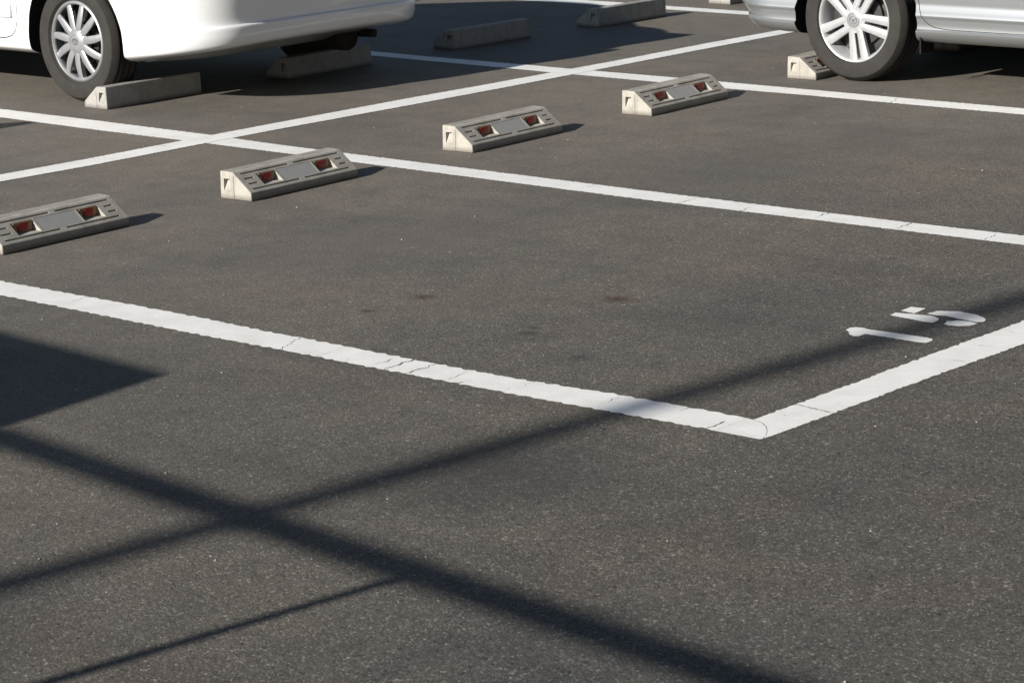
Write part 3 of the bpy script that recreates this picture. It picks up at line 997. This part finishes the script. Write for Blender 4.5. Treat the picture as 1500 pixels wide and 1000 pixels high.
    link('axle', bm_mesh(b), root, M['under'], smooth=True, angle=40)
    b = bmesh.new(); add_tube(b, (-half + .2, wheels_y[1], wheel_z - .03), (half - .2, wheels_y[1], wheel_z - .03), .03)
    link('axle', bm_mesh(b), root, M['under'], smooth=True, angle=40)
    b = bmesh.new(); add_tube(b, (half * .42, .26, .225), (half * .42, .62, .225), .075, seg=24)
    ex = link('silencer', bm_mesh(b), root, M['under'], smooth=True, angle=40)
    b = bmesh.new(); add_tube(b, (half * .58, .20, .225), (half * .52, .45, .225), .021, seg=20)
    link('tail_pipe', bm_mesh(b), ex, M['under'], smooth=True, angle=40)
    for wy in wheels_y:
        for s in (-1, 1):
            wheel_fn(root, (s * wheel_x, wy, wheel_z), s < 0)
    return root

H = .83
white_rings = [  # z, half width, rear y, front y
    (.195, .690, .42, 3.95), (.212, .775, .12, 4.16), (.232, .818, .055, 4.20), (.255, .828, .040, 4.21), (.30, .831, .030, 4.22), (.345, .831, .026, 4.23),
    (.362, .831, .028, 4.235), (.375, .832, .038, 4.235), (.42, .835, .038, 4.24), (.52, .840, .022, 4.24), (.60, .842, .022, 4.22), (.70, .840, .07, 4.14),
    (.80, .832, .12, 3.95), (.87, .815, .18, 3.60), (.905, .77, .26, 3.45), (.915, .70, .35, 3.35)]
white_cabin = [(.88, .72, .22, 3.42), (.96, .700, .40, 3.30), (1.08, .670, .72, 3.02), (1.20, .635, 1.05, 2.74), (1.31, .590, 1.38, 2.48), (1.37, .54, 1.62, 2.30), (1.395, .46, 1.80, 2.15)]
wd_rear = [(1.335, .84), (1.335, .474), (1.343, .38), (1.365, .323), (1.395, .298), (1.45, .285), (2.26, .283), (2.28, .30), (2.29, .34), (2.29, .84)]
wd_front = [(2.31, .84), (2.31, .34), (2.32, .30), (2.34, .283), (3.02, .283), (3.05, .30), (3.07, .36), (3.10, .84)]
CORNER[:] = [.32, .36]
white = make_car('parked_car', M['white_car'], white_rings, 5.0, (.91, 3.46), .292, .352, H, [wd_rear, wd_front], wheel_cover_car, H - .093, white_cabin, .10, .085)
white.location = (3.705, .525, 0.0006)
bm = bmesh.new()
add_box(bm, (-H - .018, 1.375, .385), (-H + .02, 2.24, .455))
link('side_moulding', apply_bevel(bm_mesh(bm), .008, 3), white, M['white_car'], smooth=True)
tag(white, 'white car with silver many-spoked wheel covers, its rear bumper in shade', 'car', 'cars parked against the wheel stops')

HS = .845
silver_rings = [
    (.190, .700, .40, 3.70), (.203, .800, .10, 3.90), (.222, .830, .06, 3.92), (.240, .842, .045, 3.93), (.252, .8465, .035, 3.94), (.258, .8475, .033, 3.94),
    (.265, .8370, .030, 3.94), (.285, .8350, .026, 3.95), (.310, .8390, .010, 3.95), (.328, .8460, .000, 3.95), (.350, .8370, -.010, 3.95), (.375, .8290, -.022, 3.95),
    (.40, .830, -.035, 3.95), (.44, .832, -.05, 3.95), (.52, .840, -.06, 3.94), (.60, .845, -.05, 3.91), (.72, .845, .05, 3.80), (.82, .838, .07, 3.55), (.90, .815, .10, 3.20), (.935, .77, .16, 3.05), (.945, .70, .25, 2.95)]
silver_cabin = [(.91, .73, .14, 3.05), (1.0, .71, .20, 2.90), (1.15, .68, .32, 2.62), (1.30, .645, .45, 2.34), (1.42, .60, .60, 2.08), (1.485, .55, .75, 1.90), (1.51, .47, .95, 1.75)]
sd_rear = [(1.135, .86), (1.137, .42), (1.150, .36), (1.180, .306), (1.205, .288), (1.235, .277), (1.29, .271), (1.36, .2695), (2.05, .2695), (2.07, .28), (2.08, .31), (2.08, .86)]
sd_front = [(2.10, .86), (2.10, .31), (2.11, .28), (2.13, .2695), (2.80, .2695), (2.83, .28), (2.85, .34), (2.87, .86)]
CORNER[:] = [.18, .26]
silver = make_car('parked_car', M['silver_car'], silver_rings, 5.0, (.79, 3.28), .290, .348, HS, [sd_rear, sd_front], wheel_alloy_car, HS - .085, silver_cabin, .02, .02, n_gap=False, nring=70)
silver.location = (6.035, -.655, 0.0006); silver.rotation_euler = (0, 0, math.pi)
tag(silver, 'silver car at top right with five double spoke alloy wheels', 'car', 'cars parked against the wheel stops')
# mud flap behind the silver car's near rear wheel arch
bm = bmesh.new(); add_box(bm, (HS - .12, 1.150, .150), (HS - .012, 1.158, .235))
link('mud_flap', bm_mesh(bm), silver, M['dark'])

# ------------------------------------------------------------------ unseen things placed to throw the foreground shadows
# steel pole behind the soft shadow band, its lean set to that band
pole = empty('steel_pole', (-15.0, -3.11, 0))
bm = bmesh.new(); add_tube(bm, (0, 0, 0), (0, .075 * 10.5, 10.5), .086, .044, seg=24)
link('post', bm_mesh(bm), pole, M['steel'], smooth=True, angle=40)
bm = bmesh.new(); add_box(bm, (-.15, -.15, 0), (.15, .15, .018)); link('base_plate', bm_mesh(bm), pole, M['steel'])
tag(pole, 'tall slightly leaning galvanised steel pole beside the car park', 'pole')
# pipe rail on posts
rail = empty('pipe_rail', (-5.47, -4.39, 0))
def rx(y): return (y + 4.15) * .100
bm = bmesh.new(); add_tube(bm, (rx(-2.70), -2.70 + 4.39, 1.9), (rx(-7.4), -7.4 + 4.39, 1.9), .031, seg=20)
link('rail', bm_mesh(bm), rail, M['steel'], smooth=True, angle=40)
for y in (-2.72, -4.42, -7.38):
    bm = bmesh.new(); add_tube(bm, (rx(y), y + 4.39, 0), (rx(y), y + 4.39, 1.9), .020, seg=16)
    link('post', bm_mesh(bm), rail, M['steel'], smooth=True, angle=40)
tag(rail, 'galvanised pipe rail on thin posts at the edge of the car park', 'rail')
# made-up shed out of view, footprint skewed to shape the wedge shadow
shed = empty('shadow_caster_shed', (-4.8, -1.9, 0))
fp = [(-4.474 + 4.8, -2.63 + 1.9), (-4.36 + 4.8, -1.1 + 1.9), (-5.2 + 4.8, -1.1 + 1.9), (-5.2 + 4.8, -2.725 + 1.9)]
bm = bmesh.new(); add_prism(bm, offset_poly(fp, -.012), 2, 0, 1.775); link('wall', bm_mesh(bm), shed, M['shed'])
bm = bmesh.new(); add_prism(bm, fp, 2, 1.777, 1.83); link('roof', bm_mesh(bm), shed, M['shed_roof'])
bm = bmesh.new(); add_prism(bm, [(-.30, 0), (.23, 0), (.23, 1.65), (-.30, 1.65)], 1, -.845, -.79)
door = link('door', bm_mesh(bm), shed, M['shed_roof'])
bm = bmesh.new(); add_box(bm, (.15, -.87, .8), (.17, -.845, .95)); link('handle', bm_mesh(bm), door, M['steel'])
tag(shed, 'unseen grey sheet steel shed added to throw the wedge shadow', 'shed')

# unseen block added behind the camera to shut off the low sky there
block = empty('added_sky_blocker', (2, -16.5, 0))
bm = bmesh.new(); add_box(bm, (-20, -8, 0), (22, 0, 14.2)); link('wall', bm_mesh(bm), block, simple_mat('brown_render', (0.13, 0.11, 0.095), 0.9, scale=2))
bm = bmesh.new(); add_box(bm, (-20.2, -8.2, 14.203), (22.2, .25, 14.5)); link('roof', bm_mesh(bm), block, M['shed_roof'])
bm = bmesh.new(); add_box(bm, (-.9, .002, -.6), (.9, .06, .6)); fr_me = bm_mesh(bm); fr_me.materials.append(M['steel'])
bm = bmesh.new(); add_box(bm, (-.83, .062, -.53), (.83, .075, .53)); pn_me = bm_mesh(bm); pn_me.materials.append(M['glass'])
for k in range(5):
    for i in range(12):
        f = link('window', fr_me, block); f.location = (-18 + i * 3.45, 0, 1.7 + k * 2.8)
        link('pane', pn_me, f)
tag(block, 'unseen brown five storey block added behind the camera to cut sky light', 'building')
